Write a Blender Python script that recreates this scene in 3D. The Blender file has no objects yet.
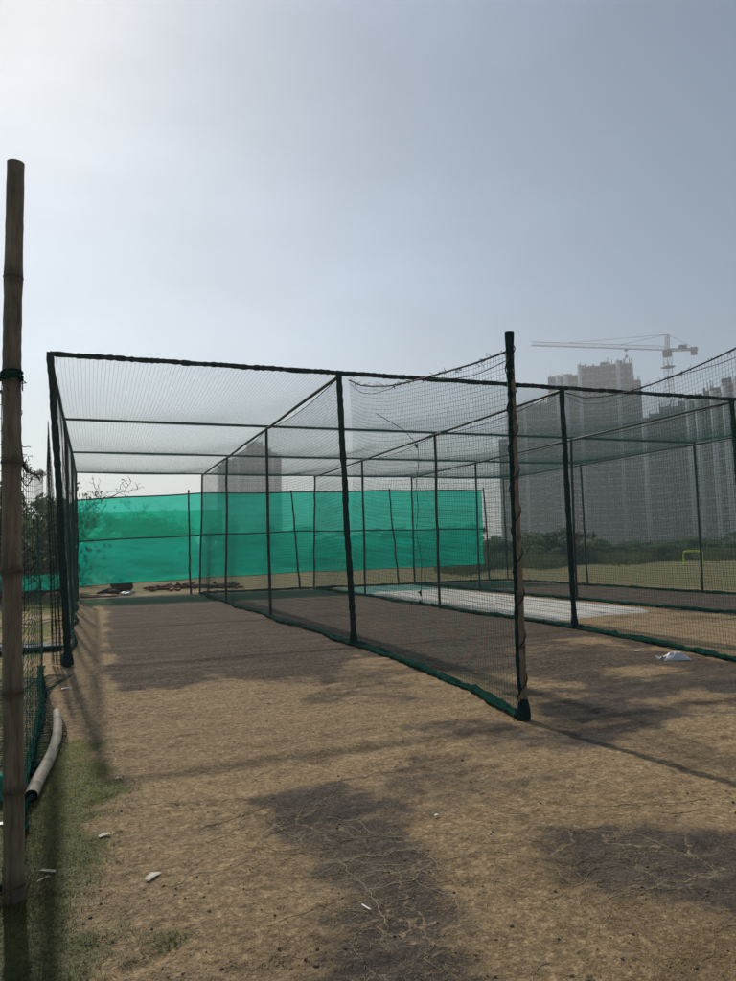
import bpy, math, random
import numpy as np
from math import radians as R_, sin, cos, pi
random.seed(7); rng = np.random.default_rng(7)
S = bpy.context.scene; COL = S.collection

# ------------------------------------------------------------ camera
CAM_H = 1.35; F_PX = 720.67; PITCH = 0.0783; ROLL = -0.0239; YAW = 0.3638
def _basis():
    f0 = np.array([sin(YAW), cos(YAW), 0]); r0 = np.array([cos(YAW), -sin(YAW), 0]); u0 = np.array([0, 0, 1.])
    f = f0*cos(PITCH)+u0*sin(PITCH); u = u0*cos(PITCH)-f0*sin(PITCH)
    return f, r0*cos(ROLL)+u*sin(ROLL), u*cos(ROLL)-r0*sin(ROLL)
_f, _r, _u = _basis()
from mathutils import Matrix, Vector
cam = bpy.data.cameras.new('camera'); co = bpy.data.objects.new('camera', cam); COL.objects.link(co)
cam.sensor_fit = 'VERTICAL'; cam.sensor_height = 24.0; cam.lens = 24.0*F_PX/981.0
cam.shift_x = 0.0; cam.clip_start = 0.05; cam.clip_end = 6000
co.matrix_world = Matrix(((_r[0], _u[0], -_f[0], 0), (_r[1], _u[1], -_f[1], 0), (_r[2], _u[2], -_f[2], CAM_H), (0, 0, 0, 1)))
S.camera = co

# ------------------------------------------------------------ light
SUN_DIR = Vector((-0.58, 4.77, 3.76)).normalized()
SUN_EL = math.asin(SUN_DIR.z); SUN_AZ = math.atan2(SUN_DIR.x, SUN_DIR.y)
W = bpy.data.worlds.new('World'); S.world = W; W.use_nodes = True
nt = W.node_tree; bg = nt.nodes['Background']
sky = nt.nodes.new('ShaderNodeTexSky'); sky.sky_type = 'NISHITA'; sky.sun_disc = False
sky.sun_elevation = SUN_EL; sky.sun_rotation = SUN_AZ
sky.altitude = 200; sky.air_density = 1.0; sky.dust_density = 0.45; sky.ozone_density = 1.0
hs = nt.nodes.new('ShaderNodeHueSaturation'); hs.inputs['Saturation'].default_value = 0.82
nt.links.new(sky.outputs[0], hs.inputs['Color'])
# thin high cloud: a few per cent of brightness, drifting through the whole sky
wtc = nt.nodes.new('ShaderNodeTexCoord'); wmp = nt.nodes.new('ShaderNodeMapping'); wmp.inputs['Scale'].default_value = (1, 1, 2.6); wn = nt.nodes.new('ShaderNodeTexNoise'); wn.inputs['Scale'].default_value = 2.3; wn.inputs['Detail'].default_value = 5; wn.inputs['Roughness'].default_value = .5
wr = nt.nodes.new('ShaderNodeMapRange'); wr.inputs['From Min'].default_value = .40; wr.inputs['From Max'].default_value = .66; wr.inputs['To Min'].default_value = .99; wr.inputs['To Max'].default_value = 1.20
wm = nt.nodes.new('ShaderNodeMix'); wm.data_type = 'RGBA'; wm.blend_type = 'MULTIPLY'; wm.inputs[0].default_value = 1.0
nt.links.new(wtc.outputs['Generated'], wmp.inputs[0]); nt.links.new(wmp.outputs[0], wn.inputs['Vector']); nt.links.new(wn.outputs[0], wr.inputs[0]); nt.links.new(hs.outputs[0], wm.inputs[6]); nt.links.new(wr.outputs[0], wm.inputs[7]); wt = nt.nodes.new('ShaderNodeMix'); wt.data_type = 'RGBA'; wt.blend_type = 'MULTIPLY'; wt.inputs[0].default_value = 1.0; wt.inputs[7].default_value = (.975, 1.0, .975, 1); nt.links.new(wm.outputs[2], wt.inputs[6]); nt.links.new(wt.outputs[2], bg.inputs[0])
bg.inputs[1].default_value = 0.083
sl = bpy.data.lights.new('sun', 'SUN'); sl.energy = 3.9; sl.angle = R_(1.2); sl.color = (1, .92, .79)
so = bpy.data.objects.new('sun', sl); COL.objects.link(so)
so.rotation_euler = SUN_DIR.to_track_quat('Z', 'Y').to_euler(); so.location = (0, 0, 60)
S.view_settings.view_transform = 'Standard'; S.view_settings.look = 'None'
S.view_settings.exposure = 0.0; S.view_settings.gamma = 1.0; S.view_settings.use_curve_mapping = False
cy = S.cycles
cy.max_bounces = 8; cy.transparent_max_bounces = 24; cy.volume_bounces = 0; cy.diffuse_bounces = 3
cy.use_denoising = True
try: cy.denoiser = 'OPENIMAGEDENOISE'
except Exception: pass
HAZE_DENSITY = 0.0014; HAZE_ANISO = 0.45

# ------------------------------------------------------------ helpers
def px(x, y):
    return _f+_r*(x-368)/F_PX-_u*(y-490.5)/F_PX
def ground_at(x, y):                       # where a sight line meets the ground: survey of the photo's plan
    d = px(x, y); t = -CAM_H/d[2]; return np.array([d[0]*t, d[1]*t])

def hash2(ix, iy, seed):
    h = (ix.astype(np.int64)*374761393+iy.astype(np.int64)*668265263+seed*1442695041) & 0x7fffffff
    h = ((h ^ (h >> 13))*1274126177) & 0x7fffffff
    return ((h ^ (h >> 16)) & 0xffff)/65535.0
def vnoise(x, y, seed=0):
    ix = np.floor(x).astype(np.int64); iy = np.floor(y).astype(np.int64)
    fx = x-ix; fy = y-iy; fx = fx*fx*(3-2*fx); fy = fy*fy*(3-2*fy)
    a = hash2(ix, iy, seed); b = hash2(ix+1, iy, seed); c = hash2(ix, iy+1, seed); d = hash2(ix+1, iy+1, seed)
    return (a*(1-fx)+b*fx)*(1-fy)+(c*(1-fx)+d*fx)*fy
def fbm(x, y, seed=0, oct=4):
    s = 0; a = .5
    for i in range(oct): s = s+a*vnoise(x*2**i, y*2**i, seed+i*17); a *= .5
    return s
def sstep(a, b, x):
    t = np.clip((x-a)/(b-a), 0, 1); return t*t*(3-2*t)

class MB:
    def __init__(s): s.v = []; s.f = {3: [], 4: []}; s.n = 0; s.at = []
    def add(s, V, Fq, attr=0.0):
        V = np.asarray(V, float).reshape(-1, 3); Fq = np.asarray(Fq, np.int64)
        s.v.append(V); s.f[Fq.shape[1]].append(Fq+s.n); s.n += len(V); s.at.append(np.broadcast_to(np.asarray(attr, float), (len(V),)))
    def strands(s, P, r, k=3, attr=0.0, cap=False):          # P (n, m, 3): n thin cords of m points
        P = np.asarray(P, float); n, m, _ = P.shape
        T = np.gradient(P, axis=1); T /= np.linalg.norm(T, axis=2, keepdims=True)+1e-9
        ref = np.where(np.abs(T[..., 2:3]) > .8, np.array([1., 0, 0]), np.array([0, 0, 1.]))
        A = np.cross(T, ref); A /= np.linalg.norm(A, axis=2, keepdims=True)+1e-9
        B = np.cross(T, A)
        r = np.broadcast_to(np.asarray(r, float), (n, m))[..., None]
        ring = [P+r*(A*cos(2*pi*j/k)+B*sin(2*pi*j/k)) for j in range(k)]
        V = np.stack(ring, axis=2).reshape(-1, 3)
        i = np.arange(n)[:, None, None]*m*k+np.arange(m-1)[None, :, None]*k; j = np.arange(k)[None, None, :]; j2 = (j+1) % k
        F = np.stack([i+j, i+j2, i+k+j2, i+k+j], axis=-1).reshape(-1, 4)
        s.add(V, F, attr)
        if cap:
            for q in range(n):
                for e in (0, m-1):
                    c = np.vstack([V[q*m*k+e*k:q*m*k+e*k+k], P[q, e][None]])
                    s.add(c, [[j, (j+1) % k, k] for j in range(k)], attr)
    def tube(s, pts, r, k=8, attr=0.0, cap=True): s.strands(np.asarray(pts, float)[None], r, k, attr, cap)
    def box(s, c, d, ang=0.0, attr=0.0):
        hx, hy, hz = d[0]/2, d[1]/2, d[2]/2; ca, sa = cos(ang), sin(ang)
        V = []
        for z in (-hz, hz):
            for x, y in ((-hx, -hy), (hx, -hy), (hx, hy), (-hx, hy)): V.append((c[0]+x*ca-y*sa, c[1]+x*sa+y*ca, c[2]+z))
        s.add(V, [(3, 2, 1, 0), (4, 5, 6, 7), (0, 1, 5, 4), (1, 2, 6, 5), (2, 3, 7, 6), (3, 0, 4, 7)], attr)
    def obox(s, o, ax, ay, az, attr=0.0):                    # corner + three edge vectors
        o, ax, ay, az = map(lambda q: np.asarray(q, float), (o, ax, ay, az))
        V = [o, o+ax, o+ax+ay, o+ay, o+az, o+ax+az, o+ax+ay+az, o+ay+az]
        s.add(V, [(3, 2, 1, 0), (4, 5, 6, 7), (0, 1, 5, 4), (1, 2, 6, 5), (2, 3, 7, 6), (3, 0, 4, 7)], attr)
    def sheet(s, P, attr=0.0):                               # P (a, b, 3)
        a, b, _ = P.shape; i = np.arange(a-1)[:, None]*b+np.arange(b-1)[None]
        s.add(P, np.stack([i, i+b, i+b+1, i+1], -1).reshape(-1, 4), attr)
    def build(s, name, mat, parent=None, smooth=False, loc=None):
        me = bpy.data.meshes.new(name); V = np.vstack(s.v)
        loc = np.array(parent.location if (loc is None and parent is not None) else (loc if loc is not None else (0, 0, 0)), float)
        if parent is not None and parent.parent is not None: loc = loc+np.array(parent.parent.location)
        V = V-loc
        f4 = np.vstack(s.f[4]) if s.f[4] else np.zeros((0, 4), int); f3 = np.vstack(s.f[3]) if s.f[3] else np.zeros((0, 3), int)
        me.vertices.add(len(V)); me.vertices.foreach_set('co', V.astype(np.float32).ravel())
        me.loops.add(f4.size+f3.size); me.loops.foreach_set('vertex_index', np.concatenate([f4.ravel(), f3.ravel()]).astype(np.int32))
        me.polygons.add(len(f4)+len(f3))
        st = np.concatenate([np.arange(len(f4))*4, f4.size+np.arange(len(f3))*3]).astype(np.int32)
        me.polygons.foreach_set('loop_start', st)
        if smooth: me.polygons.foreach_set('use_smooth', np.ones(len(st), bool))
        a = me.attributes.new('tone', 'FLOAT', 'POINT'); a.data.foreach_set('value', np.concatenate(s.at).astype(np.float32))
        me.update(calc_edges=True); me.validate()
        me.materials.append(mat)
        o = bpy.data.objects.new(name, me); COL.objects.link(o)
        if parent is not None: o.parent = parent
        else: o.location = loc
        return o

def tag(o, label=None, cat=None, group=None, kind=None):
    for k, v in (('label', label), ('category', cat), ('group', group), ('kind', kind)):
        if v: o[k] = v
    return o
def thing(name, label, cat, loc=(0, 0, 0), group=None):
    o = bpy.data.objects.new(name, None); COL.objects.link(o); o.location = loc; o.empty_display_size = .2
    return tag(o, label, cat, group)

def mat(name, c1, c2=None, scale=8.0, rough=.85, bump=0.0, bscale=None, tone=None, metal=0.0, stretch=(1, 1, 1), coords='Object', spec=.3):
    m = bpy.data.materials.new(name); m.use_nodes = True; t = m.node_tree; b = t.nodes['Principled BSDF']
    b.inputs['Roughness'].default_value = rough; b.inputs['Metallic'].default_value = metal; b.inputs['Specular IOR Level'].default_value = spec
    tc = t.nodes.new('ShaderNodeTexCoord'); mp = t.nodes.new('ShaderNodeMapping'); mp.inputs['Scale'].default_value = stretch
    t.links.new(tc.outputs[coords], mp.inputs[0])
    n = t.nodes.new('ShaderNodeTexNoise'); n.inputs['Scale'].default_value = scale; n.inputs['Detail'].default_value = 6; n.inputs['Roughness'].default_value = .65
    t.links.new(mp.outputs[0], n.inputs['Vector'])
    r = t.nodes.new('ShaderNodeValToRGB'); r.color_ramp.elements[0].position = .32; r.color_ramp.elements[1].position = .68
    r.color_ramp.elements[0].color = (*c1, 1); r.color_ramp.elements[1].color = (*(c2 or c1), 1)
    t.links.new(n.outputs[0], r.inputs[0]); out = r.outputs[0]
    if tone:
        a = t.nodes.new('ShaderNodeAttribute'); a.attribute_name = 'tone'
        mx = t.nodes.new('ShaderNodeMix'); mx.data_type = 'RGBA'; t.links.new(a.outputs['Fac'], mx.inputs[0])
        t.links.new(out, mx.inputs[6]); mx.inputs[7].default_value = (*tone, 1); out = mx.outputs[2]
    t.links.new(out, b.inputs['Base Color'])
    if bump:
        n2 = t.nodes.new('ShaderNodeTexNoise'); n2.inputs['Scale'].default_value = bscale or scale*3; n2.inputs['Detail'].default_value = 5
        t.links.new(mp.outputs[0], n2.inputs['Vector'])
        bp = t.nodes.new('ShaderNodeBump'); bp.inputs['Strength'].default_value = bump; bp.inputs['Distance'].default_value = .02
        t.links.new(n2.outputs[0], bp.inputs['Height']); t.links.new(bp.outputs[0], b.inputs['Normal'])
    return m

M = dict(
    twine=mat('net_twine', (.008, .085, .075), (.014, .14, .12), 6, .95, spec=.02),
    twine_near=mat('boundary_twine', (.006, .040, .034), (.010, .065, .05), 6, .95, spec=.02),
    hem=mat('gathered_net', (.003, .026, .020), (.007, .068, .050), 30, .95, .8, 60, spec=.02),
    wrap=mat('net_wrapping', (.004, .020, .022), (.010, .050, .045), 40, .95, .9, 90, spec=.02),
    pipe=mat('painted_pipe', (.012, .020, .020), (.025, .034, .032), 12, .55, .2, 60),
    rope=mat('dark_rope', (.008, .010, .010), (.02, .024, .02), 40, .8),
    bamboo=mat('dry_bamboo', (.10, .075, .05), (.33, .265, .185), 4, .6, .4, 30, tone=(.05, .035, .022), stretch=(7, 7, .9)),
    bamboo_pale=mat('bleached_bamboo', (.42, .35, .24), (.60, .52, .38), 5, .6, .25, 30, tone=(.22, .17, .11), stretch=(3, 3, 3)),
    bamboo_node=mat('bamboo_node', (.06, .042, .028), (.13, .095, .062), 30, .7),
    bamboo_hole=mat('bamboo_hollow', (.02, .015, .01), (.03, .02, .015), 5, .9),
    pole=mat('weathered_pole', (.03, .03, .026), (.07, .06, .045), 6, .8, .3, 40),
    pitch=mat('pale_cement', (.50, .48, .43), (.68, .66, .61), 2.6, .9, .3, 25),
    seam=mat('dark_seam', (.14, .13, .11), (.2, .19, .16), 6, .9),
    yellow=mat('yellow_tube', (.62, .78, .04), (.70, .85, .06), 6, .45),
    white=mat('white_plastic', (.60, .60, .60), (.78, .78, .77), 6, .4, .3, 20),
    paper=mat('dry_paper', (.50, .46, .36), (.66, .62, .50), 30, .8, .2, 60),
    teal=mat('teal_cloth', (.01, .22, .16), (.02, .34, .25), 10, .8, .4, 30),
    tarp=mat('dark_tarp', (.015, .04, .055), (.03, .08, .10), 6, .65, .5, 12, spec=.15),
    black_cloth=mat('black_cloth', (.012, .014, .016), (.03, .032, .035), 10, .9, .4),
    pink=mat('faded_pink_cloth', (.42, .24, .19), (.55, .36, .30), 10, .85, .3),
    brick=mat('broken_brick', (.16, .06, .035), (.27, .115, .075), 14, .9, .5, 40),
    rubble=mat('rubble_soil', (.10, .065, .045), (.18, .12, .09), 10, .95, .6),
    bark=mat('bark', (.030, .024, .018), (.065, .05, .038), 8, .9, .5, 30),
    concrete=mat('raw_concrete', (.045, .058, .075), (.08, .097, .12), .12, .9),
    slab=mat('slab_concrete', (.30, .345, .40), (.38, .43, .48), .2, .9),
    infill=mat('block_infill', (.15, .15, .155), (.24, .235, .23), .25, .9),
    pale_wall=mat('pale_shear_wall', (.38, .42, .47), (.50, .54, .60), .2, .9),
    rebar=mat('rusty_steel', (.07, .05, .045), (.11, .08, .07), 1, .8),
    crane=mat('crane_paint', (.16, .16, .165), (.22, .22, .22), 1, .6),
    crane_dark=mat('crane_machinery', (.10, .10, .11), (.16, .16, .17), 1, .6),
    ballast=mat('ballast_concrete', (.25, .25, .25), (.33, .33, .32), 1, .9),
)
def leaf_mat(name, c1, c2):
    m = mat(name, c1, c2, 1.2, .6, tone=tuple(x*.55 for x in c1)); t = m.node_tree; b = t.nodes['Principled BSDF']; o = t.nodes['Material Output']
    tr = t.nodes.new('ShaderNodeBsdfTranslucent'); ad = t.nodes.new('ShaderNodeMixShader'); ad.inputs[0].default_value = .35
    src = b.inputs['Base Color'].links[0].from_socket; t.links.new(src, tr.inputs[0])
    t.links.new(b.outputs[0], ad.inputs[1]); t.links.new(tr.outputs[0], ad.inputs[2]); t.links.new(ad.outputs[0], o.inputs[0])
    return m
M['leaf'] = leaf_mat('shrub_leaves', (.16, .23, .115), (.27, .34, .18))
M['leaf_dry'] = leaf_mat('dry_shrub_leaves', (.06, .06, .03), (.11, .10, .05))
M['straw'] = leaf_mat('dry_straw', (.31, .225, .115), (.54, .42, .235))
M['runner'] = leaf_mat('bleached_runner', (.40, .32, .20), (.60, .50, .33))
M['grass'] = leaf_mat('short_green_grass', (.08, .115, .02), (.19, .215, .06))

def cloth_mat(name, dif, tra, holes):
    m = bpy.data.materials.new(name); m.use_nodes = True; t = m.node_tree; t.nodes.remove(t.nodes['Principled BSDF']); o = t.nodes['Material Output']
    tc = t.nodes.new('ShaderNodeTexCoord'); n = t.nodes.new('ShaderNodeTexNoise'); n.inputs['Scale'].default_value = 1.1; n.inputs['Detail'].default_value = 5
    mp = t.nodes.new('ShaderNodeMapping'); mp.inputs['Scale'].default_value = (.5, 1, 1.6); t.links.new(tc.outputs['Object'], mp.inputs[0]); t.links.new(mp.outputs[0], n.inputs['Vector'])
    r = t.nodes.new('ShaderNodeMapRange'); r.inputs['From Min'].default_value = .3; r.inputs['From Max'].default_value = .7; r.inputs['To Min'].default_value = .80; r.inputs['To Max'].default_value = 1.12  # crease shading put into the cloth colour as stretched noise
    t.links.new(n.outputs[0], r.inputs[0])
    d = t.nodes.new('ShaderNodeBsdfDiffuse'); l = t.nodes.new('ShaderNodeBsdfTranslucent'); p = t.nodes.new('ShaderNodeBsdfTransparent')
    for c, nd in ((dif, d), (tra, l)):
        mm = t.nodes.new('ShaderNodeMix'); mm.data_type = 'RGBA'; mm.blend_type = 'MULTIPLY'; mm.inputs[0].default_value = 1
        mm.inputs[6].default_value = (*c, 1); t.links.new(r.outputs[0], mm.inputs[7]); t.links.new(mm.outputs[2], nd.inputs[0])
    p.inputs[0].default_value = (.22, .95, .80, 1)
    m1 = t.nodes.new('ShaderNodeMixShader'); m1.inputs[0].default_value = .6; t.links.new(d.outputs[0], m1.inputs[1]); t.links.new(l.outputs[0], m1.inputs[2])
    m2 = t.nodes.new('ShaderNodeMixShader'); m2.inputs[0].default_value = holes; t.links.new(m1.outputs[0], m2.inputs[1]); t.links.new(p.outputs[0], m2.inputs[2])
    t.links.new(m2.outputs[0], o.inputs[0]); return m
M['screen'] = cloth_mat('green_shade_cloth', (.0, .21, .15), (.0, .50, .37), .32)
M['screen_thin'] = cloth_mat('thin_green_shade_cloth', (.0, .21, .15), (.0, .50, .37), .66)

# ------------------------------------------------------------ ground
def axis(lo, hi, step, far, grow):
    a = list(np.arange(lo, hi+1e-6, step)); s = step; x = hi
    while x < far: s *= grow; x += s; a.append(min(x, far))
    s = step; x = lo; b = []
    while x > -far: s *= grow; x -= s; b.append(max(x, -far))
    return np.array(b[::-1]+a)
FAR = 1500.0
gx = axis(-1.2, 5.6, .03, FAR, 1.045); gy = axis(1.6, 8.2, .03, FAR, 1.045)
_fp = np.random.default_rng(77); FOOT = np.column_stack([_fp.uniform(-.2, 5, 150), _fp.uniform(2, 8, 150), _fp.uniform(0, pi, 150), _fp.uniform(.4, 1.2, 150)])
def relief(x, y):
    dep = 0
    for fx, fy, fa, fs in FOOT:
        u = (x-fx)*cos(fa)+(y-fy)*sin(fa); v = -(x-fx)*sin(fa)+(y-fy)*cos(fa); q = (u/.13)**2+(v/.05)**2
        dep = dep-.010*fs*np.exp(-q*q)+.004*fs*np.exp(-(q-1.6)**2*3)
    near = sstep(30, 12, np.hypot(x-2, y-6))
    z = (fbm(x*.9, y*.9, 3, 3)-.44)*.035+(fbm(x*5, y*5, 11, 3)-.44)*.026+(fbm(x*16, y*16, 23, 2)-.37)*.013+dep
    return z*near
def in_poly(x, y, poly, soft):                      # signed distance to a polygon, softened
    d = np.full(x.shape, 1e9); ins = np.zeros(x.shape, bool); n = len(poly)
    for i in range(n):
        ax, ay = poly[i]; bx, by = poly[(i+1) % n]
        ex, ey = bx-ax, by-ay; t = np.clip(((x-ax)*ex+(y-ay)*ey)/(ex*ex+ey*ey), 0, 1)
        d = np.minimum(d, np.hypot(x-ax-t*ex, y-ay-t*ey))
        c = ((ay > y) != (by > y)) & (x < (bx-ax)*(y-ay)/(by-ay+1e-12)+ax); ins ^= c
    sd = np.where(ins, d, -d); return sstep(-soft, soft, sd)
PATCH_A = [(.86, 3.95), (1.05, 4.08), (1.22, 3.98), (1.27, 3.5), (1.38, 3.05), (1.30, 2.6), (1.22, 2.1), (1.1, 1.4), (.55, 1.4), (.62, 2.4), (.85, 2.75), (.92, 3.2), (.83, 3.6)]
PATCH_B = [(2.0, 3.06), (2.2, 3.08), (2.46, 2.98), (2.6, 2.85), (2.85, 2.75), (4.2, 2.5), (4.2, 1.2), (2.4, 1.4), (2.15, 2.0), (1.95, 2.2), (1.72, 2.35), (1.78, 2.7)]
def masks(x, y):
    w = (fbm(x*1.3, y*1.3, 41, 4)-.47); w2 = (fbm(x*4, y*4, 51, 4)-.47); wx = x+w2*.35; wy = y+(fbm(x*4+9, y*4+3, 61, 4)-.47)*.35
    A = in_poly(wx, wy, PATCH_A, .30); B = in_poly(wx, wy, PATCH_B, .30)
    edge = 7.7+w*3.2+.35*w2
    lane = sstep(-.35, .5, y-edge)*sstep(7.35, 7.0, x+w*.5)*sstep(-.05, .4, x+w*.5+.012*(9.5-y))*sstep(24.6, 23.4, y+w)
    edge2 = 6.3+w*2.5                                 # the worn dark soil inside the second lane reaches further out
    lane2 = sstep(-.6, .6, y-edge2)*sstep(3.3, 3.9, x)*sstep(6.9, 6.0, x+w)*.6*sstep(24.6, 23.4, y)
    lane4 = sstep(8.0, 9.3, y+w*2)*sstep(10.4, 10.8, x+w*.4)*sstep(14.9, 14.3, x+w*.5)*sstep(24.6, 23.4, y)
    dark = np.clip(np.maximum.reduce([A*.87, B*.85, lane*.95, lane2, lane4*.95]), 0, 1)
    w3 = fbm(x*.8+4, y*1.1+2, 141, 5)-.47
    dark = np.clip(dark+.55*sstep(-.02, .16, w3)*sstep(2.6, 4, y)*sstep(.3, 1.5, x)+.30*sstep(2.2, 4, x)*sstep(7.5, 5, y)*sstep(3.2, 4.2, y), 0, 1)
    g = sstep(.32, -.12, x+w*.9+w2*.5)*sstep(6.6, 5.2, y+w)*.9
    g = np.maximum(g, sstep(-.45, -.75, x+w*.5)*sstep(-.1, .15, w+.1)*.9)
    g = np.maximum(g, sstep(0, .25, fbm(x*2, y*2, 71, 3)-.5)*sstep(.5, .1, np.abs(x-3.35))*sstep(5.5, 8, y)*.7)
    g = np.maximum(g, sstep(0, .25, fbm(x*2, y*2, 77, 3)-.5)*sstep(.6, .1, np.abs(x-7.0))*sstep(5.5, 8, y)*.7)
    far = np.maximum.reduce([sstep(24, 26, y+w*2), sstep(14.8, 16, x+w), sstep(-3, -6, x+w)])
    return dark*(1-far), g*(1-.7*far), far, A, B
X, Y = np.meshgrid(gx, gy, indexing='ij')
gm = MB(); gm.sheet(np.stack([X, Y, relief(X, Y)], -1))
def ground_mat():
    m = bpy.data.materials.new('dry_ground'); m.use_nodes = True; t = m.node_tree; b = t.nodes['Principled BSDF']; b.inputs['Roughness'].default_value = .95; b.inputs['Specular IOR Level'].default_value = .1
    N = t.nodes.new; L = t.links.new; tc = N('ShaderNodeTexCoord')
    def noise(sc, det=6, rough=.65, dist=0):
        n = N('ShaderNodeTexNoise'); n.inputs['Scale'].default_value = sc; n.inputs['Detail'].default_value = det; n.inputs['Roughness'].default_value = rough; n.inputs['Distortion'].default_value = dist
        L(tc.outputs['Object'], n.inputs['Vector']); return n.outputs[0]
    def ramp(s, stops):
        r = N('ShaderNodeValToRGB'); e = r.color_ramp.elements
        while len(e) < len(stops): e.new(.5)
        for q, (p, c) in zip(e, stops): q.position = p; q.color = (*c, 1)
        L(s, r.inputs[0]); return r.outputs[0]
    def mix(f, a, c, blend='MIX'):
        x = N('ShaderNodeMix'); x.data_type = 'RGBA'; x.blend_type = blend
        for s, v in ((0, f), (6, a), (7, c)):
            if isinstance(v, (float, int)): x.inputs[s].default_value = v
            elif isinstance(v, tuple): x.inputs[s].default_value = (*v, 1)
            else: L(v, x.inputs[s])
        return x.outputs[2]
    def attr(n): a = N('ShaderNodeAttribute'); a.attribute_name = n; return a.outputs['Fac']
    def math_(op, a, c):
        q = N('ShaderNodeMath'); q.operation = op; q.use_clamp = True
        for s, v in ((0, a), (1, c)):
            if isinstance(v, (float, int)): q.inputs[s].default_value = v
            else: L(v, q.inputs[s])
        return q.outputs[0]
    mp_ = N('ShaderNodeMapping'); mp_.inputs['Scale'].default_value = (.35, 2.2, 1); L(tc.outputs['Object'], mp_.inputs[0]); sn = N('ShaderNodeTexNoise'); sn.inputs['Scale'].default_value = 2.2; sn.inputs['Detail'].default_value = 8; sn.inputs['Roughness'].default_value = .72; L(mp_.outputs[0], sn.inputs['Vector']); streak = sn.outputs[0]
    big = noise(.7, 5); mid = noise(7, 8, .7); fine = noise(60, 8, .75); grit = noise(170, 4, .7)
    tan = mix(.5, ramp(big, [(.3, (.135, .098, .062)), (.7, (.225, .17, .108))]), ramp(fine, [(.34, (.055, .038, .022)), (.5, (.165, .125, .078)), (.68, (.34, .265, .17))]))
    grain = noise(26, 5, .75)
    tan = mix(.45, tan, ramp(grain, [(.36, (.05, .035, .021)), (.5, (.19, .143, .09)), (.66, (.42, .335, .22))]))
    tan = mix(.3, tan, ramp(mid, [(.3, (.09, .066, .042)), (.7, (.25, .195, .125))]))
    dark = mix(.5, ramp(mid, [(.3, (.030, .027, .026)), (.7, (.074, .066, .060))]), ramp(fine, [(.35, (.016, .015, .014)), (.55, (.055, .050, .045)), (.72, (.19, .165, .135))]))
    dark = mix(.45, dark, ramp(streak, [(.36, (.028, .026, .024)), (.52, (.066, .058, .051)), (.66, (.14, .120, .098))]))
    tan = mix(.25, tan, ramp(streak, [(.36, (.09, .066, .042)), (.64, (.30, .235, .15))]))
    green = mix(.5, ramp(fine, [(.35, (.03, .036, .010)), (.65, (.125, .135, .040))]), ramp(mid, [(.3, (.055, .075, .018)), (.7, (.125, .115, .045))]))
    farc = mix(.5, ramp(noise(.35, 6), [(.3, (.078, .078, .040)), (.7, (.130, .116, .064))]), ramp(noise(4, 6), [(.3, (.055, .064, .028)), (.7, (.145, .125, .072))]))
    # break every zone's edge with fine noise so that no border runs smooth
    def brk(a, k=2.7):
        s = N('ShaderNodeMapRange'); s.inputs['From Min'].default_value = .36; s.inputs['From Max'].default_value = .66
        q = N('ShaderNodeMath'); q.operation = 'MULTIPLY_ADD'; L(mix_noise, q.inputs[0]); q.inputs[1].default_value = k
        z = N('ShaderNodeMath'); z.operation = 'MULTIPLY_ADD'; L(a, z.inputs[0]); z.inputs[1].default_value = 1.0; z.inputs[2].default_value = -.5*k; L(z.outputs[0], q.inputs[2]); L(q.outputs[0], s.inputs[0]); return s.outputs[0]
    mix_noise = math_('ADD', math_('MULTIPLY', mid, .45), math_('ADD', math_('MULTIPLY', noise(26, 6, .8), .3), math_('MULTIPLY', fine, .25)))
    lanec = mix(.5, ramp(streak, [(.36, (.022, .019, .016)), (.52, (.062, .050, .042)), (.66, (.13, .108, .085))]), ramp(grain, [(.36, (.018, .015, .013)), (.5, (.06, .049, .041)), (.66, (.14, .116, .092))]))
    dark = mix(attr('lane'), dark, lanec)
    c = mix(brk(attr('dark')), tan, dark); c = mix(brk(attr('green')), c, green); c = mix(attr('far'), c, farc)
    # dried runners: thin pale crooked lines
    v = N('ShaderNodeTexVoronoi'); v.feature = 'DISTANCE_TO_EDGE'; v.inputs['Scale'].default_value = 2.3
    wv = N('ShaderNodeVectorMath'); wv.operation = 'ADD'; nn = N('ShaderNodeTexNoise'); nn.inputs['Scale'].default_value = 3.5; nn.inputs['Detail'].default_value = 6
    L(tc.outputs['Object'], nn.inputs['Vector']); sc = N('ShaderNodeVectorMath'); sc.operation = 'SCALE'; sc.inputs['Scale'].default_value = .55; L(nn.outputs['Color'], sc.inputs[0])
    L(tc.outputs['Object'], wv.inputs[0]); L(sc.outputs[0], wv.inputs[1]); L(wv.outputs[0], v.inputs['Vector'])
    ln = N('ShaderNodeMapRange'); ln.inputs['From Min'].default_value = .0; ln.inputs['From Max'].default_value = .022; ln.inputs['To Min'].default_value = 1; ln.inputs['To Max'].default_value = 0
    L(v.outputs['Distance'], ln.inputs[0])
    gate = ramp(noise(1.6, 3), [(.46, (0, 0, 0)), (.56, (1, 1, 1))])
    lf = math_('MULTIPLY', math_('MULTIPLY', ln.outputs[0], gate), math_('MULTIPLY', attr('runner'), ramp(fine, [(.4, (.2,)*3), (.6, (1,)*3)])))
    c = mix(math_('MULTIPLY', lf, .8), c, (.30, .235, .15))
    v2 = N('ShaderNodeTexVoronoi'); v2.feature = 'DISTANCE_TO_EDGE'; v2.inputs['Scale'].default_value = 5.5; L(wv.outputs[0], v2.inputs['Vector'])
    ck = N('ShaderNodeMapRange'); ck.inputs['From Min'].default_value = 0; ck.inputs['From Max'].default_value = .018; ck.inputs['To Min'].default_value = 1; ck.inputs['To Max'].default_value = 0; L(v2.outputs['Distance'], ck.inputs[0])
    ckf = math_('MULTIPLY', math_('MULTIPLY', ck.outputs[0], ramp(noise(1.1, 4), [(.50, (0, 0, 0)), (.60, (1, 1, 1))])), attr('dark'))
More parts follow.
